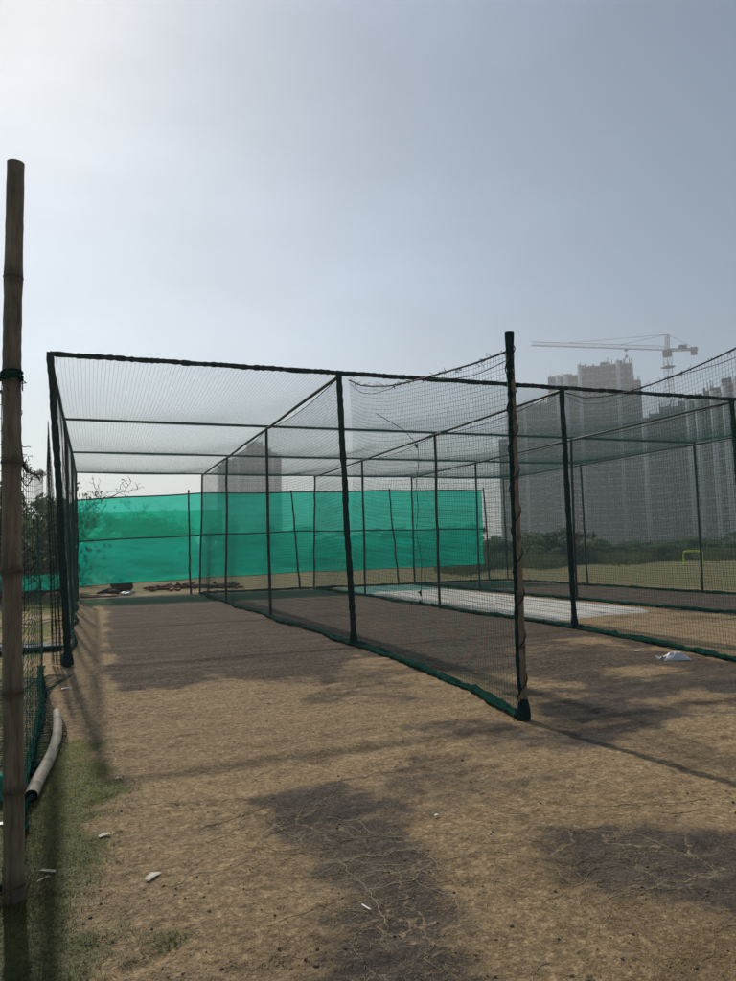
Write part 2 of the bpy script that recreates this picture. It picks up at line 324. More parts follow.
    c = mix(math_('MULTIPLY', ckf, .8), c, (.012, .010, .008))
    c = mix(1.0, c, (1.76, 1.66, 1.50), 'MULTIPLY')
    c = mix(.85, c, ramp(noise(48, 8, .8), [(.34, (.38,)*3), (.5, (.95,)*3), (.66, (1.75,)*3)]), 'MULTIPLY'); c = mix(.6, c, ramp(noise(13, 6, .7), [(.34, (.62,)*3), (.5, (1.,)*3), (.66, (1.4,)*3)]), 'MULTIPLY')
    L(c, b.inputs['Base Color'])
    h = math_('ADD', math_('MULTIPLY', math_('SUBTRACT', mid, math_('MULTIPLY', ckf, .3)), .5), math_('ADD', math_('MULTIPLY', fine, .35), math_('MULTIPLY', grit, .15)))
    bp = N('ShaderNodeBump'); bp.inputs['Strength'].default_value = .9; bp.inputs['Distance'].default_value = .03; L(h, bp.inputs['Height']); L(bp.outputs[0], b.inputs['Normal'])
    return m
go = gm.build('ground', ground_mat(), smooth=True); tag(go, kind='structure')
dk, gr, fr, pA, pB = masks(X, Y)
for n, v in (('lane', sstep(5.2, 6.6, Y)), ('dark', dk), ('green', gr), ('far', fr), ('runner', sstep(9, 5, Y)*sstep(-.3, .3, X)*(.45+.55*np.maximum(pA, pB)))):
    a = go.data.attributes.new(n, 'FLOAT', 'POINT'); a.data.foreach_set('value', v.ravel().astype(np.float32))

# ------------------------------------------------------------ cage frame
LX = [-.518, 3.217, 6.962, 10.547, 14.296]; RY = [9.492, 14.10, 18.703, 23.315]; H = 3.765
BASE_DX = {(0, 0): .24, (0, 1): .16, (0, 2): .10, (1, 0): .136, (1, 1): .044, (1, 2): -.057, (1, 3): -.09, (2, 0): .042, (2, 3): -.10, (3, 1): -.048, (4, 2): .065, (4, 3): .045, (3, 0): .10, (4, 0): .08}
def wob(n, amp, seed):
    r = np.random.default_rng(seed); a = np.cumsum(r.normal(0, 1, n)); a -= np.linspace(a[0], a[-1], n); return amp*a/(np.abs(a).max()+1e-9)
frame = thing('cage_frame', 'dark steel pipe frame of posts and rails carrying the nets over four practice lanes', 'frame', (6.9, 16.4, 0))
POST = {}
for l in range(5):
    for k in range(4):
        dx = BASE_DX.get((l, k), 0.0); n = 13; z = np.linspace(0, H, n)
        x = LX[l]+dx*(1-z/H)+wob(n, .012, l*7+k); y = RY[k]+wob(n, .012, l*13+k+5)
        P = np.stack([x, y, z-np.where(z == 0, .05, 0)], -1); POST[l, k] = P
        m = MB(); m.tube(P, .030, 10); po = m.build('post', M['pipe'], frame, True)
        front = k == 0
        if front:
            zz = np.linspace(0.02, H+.03, 60); xx = np.interp(zz, z, x); yy = np.interp(zz, z, y)
            rr = (.037 if front else .036)+.011*rng.random(60)
            rr[:4] += np.linspace(.02, 0, 4)
            m = MB(); m.tube(np.stack([xx, yy, zz], -1), rr, 9)
            m.build('net_wrap', M['wrap'], po)
for l in range(5):
    m = MB(); y = np.linspace(RY[0]-.03, RY[3]+.03, 13); m.tube(np.stack([LX[l]+wob(13, .012, l+50), y, H+wob(13, .006, l+60)], -1), .026, 8); m.build('side_rail', M['pipe'], frame, True)
for k in range(4):
    n = 26; x = np.linspace(LX[0]-.04, LX[4]+.04, n); m = MB()
    m.tube(np.stack([x, RY[k]+wob(n, .006, k+70), H+.045+wob(n, .006, k+80)], -1),   .028 if k == 0 else .026, 8)
    o = m.build('crossbar', M['pipe'], frame, True)
    if k == 0:                                         # cord lashed round the front bar
        n = 420; x = np.linspace(LX[0], LX[4], n); m = MB(); r = .028+.013*rng.random(n); m.tube(np.stack([x, RY[0]+0*x, H+.045+.003*np.sin(x*9)], -1), r, 7); m.build('lashing', M['wrap'], o)

# ------------------------------------------------------------ nets
def net(Sf, Lu, Lv, pitch, r, su, sv, name, material, parent, pu=None):
    mb = MB(); nu = max(2, int(Lu/(pu or pitch))); nv = max(2, int(Lv/pitch))
    u = np.linspace(0, 1, nu+1)[:, None]; v = np.linspace(0, 1, sv+1)[None]; P = Sf(np.broadcast_to(u, (nu+1, sv+1)), np.broadcast_to(v, (nu+1, sv+1))); mb.strands(P, r, 3)
    v = np.linspace(0, 1, nv+1)[:, None]; u = np.linspace(0, 1, su+1)[None]; P = Sf(np.broadcast_to(u, (nv+1, su+1)), np.broadcast_to(v, (nv+1, su+1))); mb.strands(P, r, 3)
    return mb.build(name, material, parent)
def waves(u, v, seed, amp, fu=3, fv=2):
    r = np.random.default_rng(seed); s = 0
    for i in range(5): s = s+np.sin(u*2*pi*r.uniform(.4, fu)+r.uniform(0, 6))*np.sin(v*pi*r.uniform(.5, fv)+r.uniform(0, 6))*r.uniform(.3, 1)
    return amp*s/2.5
def hem(pts, seed, name, parent, r0=.045, mtl='hem', flat=.6):
    p = np.asarray(pts, float); d = np.concatenate([[0], np.cumsum(np.linalg.norm(np.diff(p, axis=0), axis=1))]); n = max(20, int(d[-1]/.07)); s = np.linspace(0, d[-1], n)
    C = np.stack([np.interp(s, d, p[:, i]) for i in range(3)], -1); rr = np.random.default_rng(seed); mb = MB()
    for q in range(4):                                  # four loosely twisted rolls of bunched net
        ph = rr.uniform(0, 6); o = C.copy(); o[:, 0] += .026*np.sin(s*rr.uniform(1, 3)+ph)+rr.normal(0, .008, n); o[:, 1] += .03*np.cos(s*rr.uniform(1, 3)+ph); o[:, 2] +=   .010+.010*(1+np.sin(s*rr.uniform(2, 5)+ph))+rr.normal(0, .005, n)
        mb.tube(o, np.clip(r0*(.55+.25*np.sin(s*rr.uniform(3, 7)+ph)+rr.normal(0, .12, n)), .012, .08), 7)
    return mb.build(name, M[mtl], parent)
def fray(mb, pts, n, seed, L=.12):
    r = np.random.default_rng(seed); p = np.asarray(pts)
    for i in range(n):
        a = p[r.integers(len(p))]; q = a+np.cumsum(r.normal(0, L/4, (5, 3)), axis=0); mb.tube(np.vstack([a, q]), .0025, 3, cap=False)

SIDE_LABEL = ['green mesh net walling the far left side of the leftmost lane', 'long green mesh net dividing the empty leftmost lane from the second lane',
              'long green mesh net standing along the left edge of the white cement pitch', 'long green mesh net between the white cement pitch and the dark lane beyond it',
              'outermost green mesh net along the field edge, behind the dark rightmost lane']
NP = .047
for l in range(5):
    t = thing('side_net', SIDE_LABEL[l], 'net', (LX[l], 16.4, 0), 'mesh nets walling the lanes')
    y0, y1 = RY[0], RY[3]
    ky = np.array(RY); 
    def Sf(u, v, l=l):
        y = y0+(y1-y0)*u; z = v
        bx = np.interp(y, ky, [POST[l, k][0, 0] for k in range(4)]); tx = LX[l]
        ph = np.abs(np.sin((y-y0)/(ky[1]-ky[0])*pi)); top = H-.02-.10*ph*(1 if l in (1, 2) else .6)
        x = bx+(tx-bx)*v+waves(u, v, 100+l, .05, 5, 2)*np.sin(v*pi)
        zz = .02+(top-.02)*v+waves(u, v, 200+l, .03, 6, 2)*np.sin(v*pi)
        return np.stack([x+.06*(1-v)**2*np.sin(y*1.7+l), y+waves(u, v, 300+l, .04, 4, 2), zz], -1)
    net(Sf, y1-y0, H, NP, .0017, 40, 10, 'mesh', M['twine'], t, pu=(.15 if l == 0 else .052))
    uu = np.linspace(0, 1, 60); m = MB(); top = Sf(uu, np.ones(60)); m.tube(top, .007, 5); fray(m, top, 25, l+400, .05); m.build('top_rope', M['rope'], t)
    b = Sf(uu, np.zeros(60)); b[:, 2] = .02; hem(b, 500+l, 'bottom_hem', t, .040 if l else .02)
ROOF_LABEL = ['green mesh roof net sagging over the empty leftmost lane', 'green mesh roof net over the second lane, behind the net raised on bamboo',
              'green mesh roof net over the white cement pitch', 'green mesh roof net over the dark rightmost lane']
for l in range(4):
    t = thing('roof_net', ROOF_LABEL[l], 'net', ((LX[l]+LX[l+1])/2, 16.4, H), 'mesh nets roofing the lanes')
    x0, x1 = LX[l], LX[l+1]
    def Sf(u, v, l=l, x0=x0, x1=x1):
        x = x0+(x1-x0)*u; y = RY[0]+(RY[3]-RY[0])*v
        ph = np.abs(np.sin((y-RY[0])/(RY[1]-RY[0])*pi)); pu = np.sin(u*pi)
        z = H+.02-.09*ph*(.2+.8*pu)-.02*pu+waves(u, v, 600+l, .015, 4, 6)*ph
        return np.stack([x+waves(u, v, 700+l, .03, 3, 4), y, z], -1)
    net(Sf, x1-x0, 13.82, .05, .0014, 14, 42, 'mesh', M['twine'], t)
BACK_LABEL = ['green mesh net closing the far end of the second lane', 'green mesh net closing the far end of the white pitch', 'green mesh net closing the far end of the dark rightmost lane']
for l in range(1, 4):
    t = thing('back_net', BACK_LABEL[l-1], 'net', ((LX[l]+LX[l+1])/2, RY[3], 0), 'mesh nets closing the lane ends')
    def Sf(u, v, l=l):
        x = LX[l]+(LX[l+1]-LX[l])*u
        return np.stack([x, RY[3]+.04+waves(u, v, 800+l, .05)*np.sin(v*pi), .02+(H-.06-.08*np.sin(u*pi))*v], -1)
    net(Sf, 3.7, H, .06, .0017, 12, 8, 'mesh', M['twine'], t)
    b = Sf(np.linspace(0, 1, 20), np.zeros(20)); hem(b, 900+l, 'bottom_hem', t)

# bamboo poles ------------------------------------------------
def bamboo(name, label, pts, r, seed, nodes=.43, group=None, top_r=None):
    p = np.asarray(pts, float); t = thing(name, label, 'pole', tuple(p[0]*[1, 1, 0]), group)
    L = np.concatenate([[0], np.cumsum(np.linalg.norm(np.diff(p, axis=0), axis=1))]); n = 90; s = np.linspace(0, L[-1], n)
    C = np.stack([np.interp(s, L, p[:, i]) for i in range(3)], -1); k = 14; rg = np.random.default_rng(seed)
    for i in range(2): C[1:-1] = (C[:-2]+2*C[1:-1]+C[2:])/4
    nd = []; q = .12
    while q < L[-1]-.08: nd.append(q); q += nodes*rg.uniform(.8, 1.2)
    dist = np.min(np.abs(s[:, None]-np.array(nd)[None]), axis=1)
    rad = np.interp(s, [0, L[-1]], [r, top_r or r*.9])*(1+.04*rg.normal(0, .4, n))+.004*np.exp(-(dist/.02)**2)
    m = MB(); m.strands(C[None], rad, k, attr=np.repeat(np.clip(np.exp(-(dist/.025)**2)*.7+rg.uniform(0, .15, n), 0, 1), k)); stem = m.build('stem', M['bamboo'], t, True)
    m = MB(); m.tube(np.array([C[-1]-[0, 0, .015], C[-1]-[0, 0, .008]]), rad[-1]*.98, 14); m.build('hollow_end', M['bamboo_hole'], stem)
    for q in nd:
        c = np.array([np.interp(q, s, C[:, i]) for i in range(3)]); m = MB(); rr = np.interp(q, s, rad)
        m.tube([c-[0, 0, .006], c+[0, 0, .0], c+[0, 0, .006]], [rr+.0005, rr+.0025, rr+.0005], 14); m.build('node_ring', M['bamboo_node'], stem, True)
    return t, C, s
bp, C, s = bamboo('bamboo_pole', 'tall bare bamboo pole standing alone in the left foreground, green cord tied round it', [(-.285, 3.26, -.06), (-.292, 3.26, .384), (-.305, 3.26, .95), (-.316, 3.26, 1.6), (-.323, 3.26, 2.2), (-.321, 3.26, 2.65), (-.319, 3.26, 3.007)], .0395, 3, top_r=.0345)
m = MB(); a = np.linspace(0, 2*pi*5, 70); m.tube(np.stack([-.3225+.040*np.cos(a), 3.26+.040*np.sin(a), 2.075+.03*a/(10*pi)+.006*np.sin(a*1.3)], -1), .0055, 6)
fray(m, [(-.28, 3.24, 2.07)], 4, 5, .09); m.build('tied_cord', M['hem'], bp)
# dead grass tuft round its foot
m = MB()
for i in range(160):
    a = random.uniform(0, 2*pi); d = random.uniform(.03, .13); p0 = np.array([-.285+d*cos(a), 3.26+d*sin(a), -.005]); h = random.uniform(.02, .075)
    m.tube([p0, p0+[cos(a)*h*.35, sin(a)*h*.35, h*.7], p0+[cos(a)*h*.8, sin(a)*h*.8, h]], [.0016, .0012, .0004], 3, attr=random.random()*.6, cap=False)
tf = m.build('grass_tuft', M['straw']); tag(tf, 'dry grass tuft around the foot of the tall bare bamboo pole', 'grass', kind=None)

wp, C, s = bamboo('bamboo_pole', 'shorter bamboo pole half wrapped in net, holding up the raised net end', [(3.089, 4.87, -.06), (3.083, 4.87, .45), (3.09, 4.87, 1.0), (3.087, 4.87, 1.7), (3.096, 4.87, 2.5), (3.092, 4.87, 3.0)], .037, 9, top_r=.030)
m = MB(); n = 80; z = np.linspace(.0, 3.03, n); cx = np.interp(z, C[:, 2], C[:, 0]); off = np.interp(z, [0, .15, .3, .7, 1.2, 1.8, 2.2, 2.8, 3.03], [0, .0, -.030, -.030, -.022, -.018, -.016, -.006, 0]); rr = np.interp(z, [0, .12, .22, .8, 1.3, 1.75, 2.5, 2.9, 3.03], [.048, .044, .018, .016, .020, .021, .022, .030, .034])+.006*rng.random(n)
m.tube(np.stack([cx+off, 4.87-.004+0*z, z], -1), rr, 9); m.build('net_wrap', M['wrap'], wp)
m = MB(); a = np.linspace(0, 2*pi*9, 140); m.tube(np.stack([np.interp(.03+2.9*a/(18*pi), C[:, 2], C[:, 0])+.041*np.cos(a), 4.87+.041*np.sin(a), .03+2.9*a/(18*pi)], -1), .005, 5); m.build('lashing', M['rope'], wp)
op, _, _ = bamboo('bamboo_pole', 'bamboo pole holding up the raised net right of the white pitch', [(6.32, 4.9, -.06), (6.33, 4.9, 1.5), (6.3, 4.9, 3.5)], .04, 19)

def wing(name, label, A, B, zA, zB, ztop, seed, pitch=.053, r=.0015, curve=0.0, hemr=.042, mtl='twine', slack=.05, pu=None):
    A = np.asarray(A, float); B = np.asarray(B, float); L = np.linalg.norm(B-A); t = thing(name, label, 'net', (*((A+B)/2), 0), 'loose net ends tied to bamboo poles')
    d = (B-A)/L; nrm = np.array([-d[1], d[0]]); uk = np.linspace(0, 1, len(ztop))
    def Sf(u, v):
        top = np.interp(u, uk, ztop); base = A[None, None]+(B-A)[None, None]*u[..., None] if u.ndim == 2 else A+(B-A)*u[:, None]
        off = curve*np.sin(u*pi)*(1-v)+waves(u, v, seed, slack, 3, 2)*np.sin(v*pi)
        xy = base+nrm*off[..., None]
        return np.concatenate([xy, (.03+(top-.03)*v+waves(u, v, seed+1, .04, 4, 2)*np.sin(v*pi))[..., None]], -1)
    net(Sf, L, max(ztop), pitch, r, 24, 16, 'mesh', M[mtl], t, pu=pu)
    u = np.linspace(0, 1, 60); top = Sf(u, np.ones(60)); m = MB(); m.tube(top, .010, 5); top2 = top.copy(); top2[:, 2] -= .05+.05*np.sin(u*9); m.tube(top2, .004, 4); fray(m, top, 70, seed+2, .055); m.build('top_rope', M['rope'], t)
    b = Sf(u, np.zeros(60)); b[:, 2] = .015; hem(b, seed+3, 'bottom_hem', t, hemr); return t
wing('raised_net', 'loose green net end rising from the frame to the shorter bamboo pole', (3.353, 9.44), (3.07, 4.9), 0, 0, [3.70, 3.50, 3.36, 3.24, 3.15, 3.07, 3.0, 2.93, 2.88], 1000, curve=.12)
wing('raised_net', 'loose green net end beside the white pitch, its bottom roll running out to the right', (7.0, 9.44), (6.32, 4.93), 0, 0, [3.72, 3.52, 3.42, 3.36, 3.34, 3.34, 3.36, 3.40, 3.45], 1100, curve=.08)
wing('draped_net', 'slack green net sagging between the tall bare bamboo pole and the frame corner', (-.32, 3.30), (-.58, 9.44), 0, 0, [2.08, 1.84, 1.86, 1.93, 2.0, 2.08, 2.16, 2.24, 2.34], 1200, pitch=.055, r=.0020, curve=-.05, hemr=.012, mtl='twine_near', slack=.05, pu=.34)
wing('draped_net', 'green net running left from the tall bare bamboo pole out of sight', (-.36, 3.27), (-3.2, 4.6), 0, 0, [2.08, 1.95, 1.88, 1.86, 1.86, 1.88, 1.92, 2.0, 2.1], 1300, pitch=.055, r=.0018, hemr=.02, mtl='twine_near', slack=.08)
# loose net lying on the grass at the left
gn = thing('fallen_net', 'loose green net lying on the grass beside the pale bent bamboo', 'net', (-.5, 6.6, 0))
def Sf(u, v):
    x = -1.5+1.22*u+.10*np.sin(v*7); y = 5.0+3.6*v; return np.stack([x, y, .03+.05*np.abs(waves(u, v, 77, 1, 4, 5))+relief(x, y)], -1)
net(Sf, 1.2, 3.6, .05, .003, 16, 40, 'mesh', M['twine_near'], gn)
# gathered drape beside the left front post
dt = thing('gathered_net', 'dark green net gathered in folds down the left front post of the frame', 'net', (-.5, 9.5, 0))
for q in range(2):
    def Sf(u, v, q=q):
        w = .02+.15*(1-v)**.8
        return np.stack([-.53-u*w+.02*np.sin(u*20+v*3+q)*(1-v)+.22*(1-v), 9.47+.30*u+.06*np.sin(u*14+v*2+q*2)+.03*np.sin(v*5), .02+v*(2.6+.35*(1-u))+.05*u*np.sin(v*4)], -1)
    net(Sf, .9, 3.0, .055, .0022, 10, 16, 'mesh', M['twine_near'], dt)
# hanging cord in the second lane
m = MB(); z = np.linspace(.28, 3.28, 40); m.tube(np.stack([5.56+.03*np.sin(z*2.3)+.02*np.sin(z*7)-.03*(3.3-z)/3, 12.0+.02*np.cos(z*4), z], -1), .006, 5)
for zz in (.33, .5, 3.2): m.tube([(5.5, 12, zz), (5.53, 12.01, zz+.03), (5.55, 12, zz-.05)], .02, 5)
m.tube([(5.53, 12, 3.25), (5.2, 11.8, 3.45), (4.6, 11.6, 3.68)], .007, 4); m.tube([(5.53, 12, 3.25), (6.1, 12.3, 3.5), (6.9, 12.6, 3.72)], .007, 4)
o = m.build('hanging_cord', M['rope'], None, False, (5.5, 12, 0)); tag(o, 'dark cord dangling from the roof net in the second lane', 'cord')

# ------------------------------------------------------------ shade screen
sc = thing('shade_screen', 'long translucent green shade cloth stretched behind the far ends of the lanes', 'screen', (6.4, 23.6, 0))
sx = [-.6, 3.17, 6.47, 9.8, 13.55]; zt = [2.98, 3.20, 3.25, 3.33, 3.36]; zb = [.36, .49, .56, .57, .6]; zm = [1.72, 1.86, 1.93, 1.92, 1.92]
x = np.linspace(-.6, 13.55, 420); v = np.linspace(0, 1, 90); XX, VV = np.meshgrid(x, v, indexing='ij')
top = np.interp(x, sx, zt)+.010*np.sin(x*2.2); bot = np.interp(x, sx, zb)+.02*np.sin(x*1.9+1); ZZ = bot[:, None]+(top-bot)[:, None]*VV
bil = .05*np.sin(VV*pi*2)**2*(.6+.4*np.sin(XX*1.1))+.02*(fbm(XX*1.3, ZZ*1.8, 5, 4)-.47)+.16*np.abs(fbm(XX*.7+ZZ*.5, ZZ*2.2, 15, 5)-.45)+.035*np.abs(fbm(XX*2.6-ZZ*1.2, ZZ*1.6, 19, 4)-.45)
YY = 23.62+bil
m = MB(); m.sheet(np.stack([XX, YY, ZZ], -1)); m.build('cloth', M['screen'], sc, True)
# second width of cloth folded down along the top left
x = np.linspace(-.6, 3.9, 60); v = np.linspace(0, 1, 8); XX, VV = np.meshgrid(x, v, indexing='ij'); tp = np.interp(x, sx, zt)+.010*np.sin(x*2.2)
m = MB()
low = np.interp(x, sx, zm)-.02+0*x
m.sheet(np.stack([XX, 23.60+.02*np.sin(XX*3), low[:, None]+VV*(2.62-low+.06*x/4)[:, None]*np.ones_like(XX)], -1)); m.build('overlap_cloth', M['screen_thin'], sc, True)
for zz, r, nm in ((zt, .024, 'top_rope'), (zm, .024, 'middle_rope'), (zb, .010, 'bottom_rope')):
    xs = np.linspace(-.6, 13.55, 80); m = MB(); m.tube(np.stack([xs, 23.52+.0*xs, np.interp(xs, sx, zz)+.010*np.sin(xs*2.2)], -1), r, 6); m.build(nm, M['rope'], sc)
m = MB(); xs = np.linspace(-.6, 13.55, 80); m.tube(np.stack([xs, 23.50+.0*xs, np.interp(xs, sx, zb)+.02*np.sin(xs*1.9+1)], -1), .012, 5)
for i, (xb, xt, zt_, lab) in enumerate([(2.86, 2.80, 3.30, 'thin dark pole propping the green shade cloth behind the leftmost lane'), (6.42, 6.15, 3.30, 'thin leaning pole propping the green shade cloth behind the second lane'), (9.98, 9.72, 3.40, 'thin dark pole propping the green shade cloth behind the white pitch'), (-.45, -.5, 3.05, 'thin pole at the left end of the green shade cloth'), (13.62, 13.5, 3.45, 'thin pole at the right end of the green shade cloth')]):
    m = MB(); z = np.linspace(-.05, zt_, 16); m.tube(np.stack([xb+(xt-xb)*z/zt_+wob(16, .025, 30+i), 23.42+.01*np.sin(z*3), z], -1), np.linspace(.034, .026, 16), 8)
    o = m.build('support_pole', M['pole'], None, True, (xb, 23.42, 0)); tag(o, lab, 'pole', 'poles propping the shade cloth')

# ------------------------------------------------------------ pitch slab
ps = thing('pitch_slab', 'long pale cement cricket pitch between the second and third net lines', 'pitch', (8.7, 16.6, 0))
m = MB(); xs = np.linspace(7.42, 9.95, 16); ys = np.linspace(0, 1, 60); XX, VV = np.meshgrid(xs, ys, indexing='ij'); y0 = 10.62+.15*(XX-7.42); YY = y0+(22.4-y0)*VV
e = np.minimum(np.minimum(XX-7.42, 9.95-XX), np.minimum(YY-y0, 22.4-YY)); m.sheet(np.stack([XX, YY, .055*sstep(-.01, .05, e)-.012*(e <= 0)+.004*(fbm(XX*2, YY*2, 9, 3)-.5)], -1)); m.build('surface', M['pitch'], ps, True)
for xs in (8.05, 8.68, 9.32):
    m = MB(); m.box((xs, 16.6, .0565), (.016, 11.5, .006)); m.build('joint', M['seam'], ps)

# ------------------------------------------------------------ small objects
def blob(name, mtl, label, cat, c, size, seed, group=None, amp=.35, n=18, floor=0.0):
    m = MB(); th = np.linspace(0, 2*pi, n*2, endpoint=False); ph = np.linspace(0.02, pi-.02, n); T, Pp = np.meshgrid(th, ph, indexing='ij')
    d = 1+amp*(fbm(np.cos(T)*2.1+seed*3.1+4, np.cos(Pp)*2.4+np.sin(T)*2+seed, seed, 4)-.47)*2.2
    V = np.stack([np.cos(T)*np.sin(Pp)*size[0]*d, np.sin(T)*np.sin(Pp)*size[1]*d, np.cos(Pp)*size[2]*d], -1)
    V[..., 2] = np.maximum(V[..., 2]+size[2]*.75, floor); V += np.array(c); V = np.concatenate([V, V[:1]], 0); m.sheet(V)
    o = m.build(name, M[mtl], None, True, tuple(c)); return tag(o, label, cat, group)
# crumpled carrier bag
bag = thing('plastic_bag', 'crumpled white plastic bag lying against the green bottom roll at right', 'bag', (6.13, 6.50, 0))
m = MB(); uu, vv = np.meshgrid(np.linspace(0, 1, 34), np.linspace(0, 1, 22), indexing='ij')
xx = 6.13+(uu-.5)*.27+(vv-.5)*.04; yy = 6.50+(vv-.5)*.15-(uu-.5)*.12
hh = np.sin(uu*pi)**.5*np.sin(vv*pi)**.5*(.075+.07*(fbm(uu*6, vv*4, 3, 3)-.4)); m.sheet(np.stack([xx, yy, .006+np.maximum(hh, 0)], -1)); m.build('body', M['white'], bag, True)
m = MB(); uu, vv = np.meshgrid(np.linspace(0, 1, 14), np.linspace(0, 1, 6), indexing='ij'); m.sheet(np.stack([6.02-.09*uu+.01*np.sin(vv*9), 6.55+.03*uu+(vv-.5)*.07*(1-.4*uu), .02+.02*np.sin(uu*5+vv*4)+.012], -1)); m.build('handle', M['white'], bag, True)
def scrap(px_, py_, w, d, rot, label, mtl='paper', name='paper_scrap', seed=1, group=None, cat='litter'):
    g = ground_at(px_, py_); m = MB(); uu, vv = np.meshgrid(np.linspace(-.5, .5, 9), np.linspace(-.5, .5, 7), indexing='ij')
    x = uu*w*(1-.3*vv); y = vv*d*(1+.3*uu); z = .010+.05*d*np.sin(uu*5+seed)+.10*d*np.abs(np.sin(vv*4+seed)); ca, sa = cos(rot), sin(rot)
    m.sheet(np.stack([g[0]+x*ca-y*sa, g[1]+x*sa+y*ca, z+relief(np.full_like(x, g[0]), np.full_like(x, g[1]))], -1)); o = m.build(name, M[mtl], None, True, (g[0], g[1], 0)); tag(o, label, cat, group); return o
scrap(104, 836, .055, .035, .4, 'small square cream paper scrap on the ground, the upper of two near the bamboo', seed=1)
scrap(152, 876, .075, .035, .9, 'folded cream paper scrap lying on bare dirt in the left foreground', seed=2)
scrap(48, 873, .07, .02, -.5, 'pale curled husk on the green grass right of the bamboo foot', seed=3, name='dry_husk')
scrap(43, 881, .06, .014, .7, 'thin straight pale husk just below the curled one near the bamboo foot', seed=4, name='dry_husk')
scrap(637, 651, .11, .045, .2, 'small flat white wrapper on the dirt left of the plastic bag', 'white', 'wrapper', 5)
scrap(436, 815, .022, .014, .3, 'tiny white chip on the dirt in the middle foreground', 'white', 'plastic_chip', 6)
scrap(366, 906, .05, .006, 1.9, 'thin white twig lying across the dark patch in the foreground', 'white', 'pale_twig', 7)
scrap(118, 779, .04, .02, .3, 'small pale chip in the tip of the left post shadow', 'paper', 'plastic_chip', 8)
scrap(66, 690, .09, .05, .6, 'small white scrap at the foot of the left front post', 'white', 'wrapper', 9)
scrap(42, 722, .08, .05, .2, 'small crumpled white scrap just left of the bent bamboo piece', 'white', 'wrapper', 10)
scrap(1, 826, .05, .04, .2, 'white scrap at the far left edge behind the tall bamboo', 'white', 'wrapper', 11)
# bent bamboo offcut
bb = thing('bamboo_offcut', 'pale bent piece of bamboo lying on the ground beside the fallen net', 'bamboo', (-.25, 5.3, 0))
C = np.array([ground_at(*q) for q in [(31, 805), (38, 788), (47, 771), (54, 755), (57.5, 740), (58, 728), (57, 717)]]); z = np.linspace(.045, .042, len(C))
d = np.linspace(0, 1, len(C)); s = np.linspace(0, 1, 60); P = np.stack([np.interp(s, d, C[:, 0]), np.interp(s, d, C[:, 1]), np.interp(s, d, z)], -1)
for i in range(8): P[1:-1] = (P[:-2]+2*P[1:-1]+P[2:])/4
nd = np.array([.08, .33, .62, .86]); ds = np.min(np.abs(s[:, None]-nd[None]), axis=1); m = MB(); k = 12
m.strands(P[None], np.linspace(.036, .032, 60)+.004*np.exp(-(ds/.012)**2), k, attr=np.repeat(np.exp(-(ds/.014)**2)*.9, k)); st = m.build('stem', M['bamboo_pale'], bb, True)
dv = (P[0]-P[1])/np.linalg.norm(P[0]-P[1]); m = MB(); m.tube([P[0]-dv*.012, P[0]-dv*.006], .033, 12); m.build('hollow_end', M['bamboo_hole'], st)
blob('cloth_bundle', 'teal', 'crumpled teal net bundle at the left edge behind the bamboo pole', 'cloth', (-.56, 4.6, 0), (.13, .12, .09), 4, amp=.6)
# litter outside the left net
blob('crumpled_tarp', 'tarp', 'dark bluish tarp crumpled on the grass outside the left net', 'tarp', (-1.15, 11.3, 0), (.65, .22, .07), 8, amp=.7)
lc = thing('ground_cloth', 'low strip of teal cloth hung above the ground far behind the draped net', 'cloth', (-1.9, 21, 0))
m = MB(); uu, vv = np.meshgrid(np.linspace(0, 1, 30), np.linspace(0, 1, 6), indexing='ij'); m.sheet(np.stack([-3.2+2.4*uu, 21+.05*np.sin(uu*12), .42+.42*vv+.03*np.sin(uu*7)], -1)); m.build('cloth', M['screen'], lc, True)
m = MB(); m.tube([(-3.2, 21.02, .40), (-2, 21.02, .37), (-.8, 21.02, .40)], .05, 6); m.build('bottom_rope', M['rope'], lc)
for xx in (-3.1, -.85): m = MB(); m.tube([(xx, 21.06, -.05), (xx, 21.06, .9)], .025, 6); m.build('stake', M['pole'], lc)
for i in range(7):
    a = random.uniform(0, pi); x = -1.25+random.uniform(-.5, .4); y = 14.8+random.uniform(-1, 1); L = random.uniform(.3, .8); m = MB()
    m.tube([(x, y, .04), (x+L*cos(a)*.5, y+L*sin(a)*.5, .09), (x+L*cos(a), y+L*sin(a), .05)], .014, 5); o = m.build('pale_stick', M['bamboo_pale'], None, False, (x, y, 0)); tag(o, 'pale stick scattered on the grass outside the left net', 'stick', 'pale sticks outside the left net')
# yellow training hurdle
hd = thing('training_hurdle', 'small yellow plastic training hurdle standing on the field at right', 'hurdle', (32, 32, 0))
c0 = ground_at(693, 563); dist = np.hypot(*c0); 
hx = ground_at(684, 563.5)*.93; hx2 = ground_at(703, 562.5); sc_ = np.hypot(*hx)/np.hypot(*hx2); hx2 = hx2*sc_; ax = (hx2-hx); Lh = np.hypot(*ax); ax /= Lh; nx = np.array([-ax[1], ax[0]])
def hp(a, b, z): return (*(hx+ax*a+nx*b), z)
hr = .72
m = MB(); m.tube([hp(.0, 0, .08), hp(.0, 0, hr-.08), hp(.03, 0, hr-.02), hp(.1, 0, hr), hp(Lh-.1, 0, hr), hp(Lh-.03, 0, hr-.02), hp(Lh, 0, hr-.08), hp(Lh, 0, .08)], .042, 8); hd.location = (*hx, 0); m.build('arch', M['yellow'], hd, True)
for q in (0, Lh): m = MB(); m.tube([hp(q, -.28, .04), hp(q, 0, .06), hp(q, .28, .04)], .055, 8); m.build('foot', M['yellow'], hd, True)
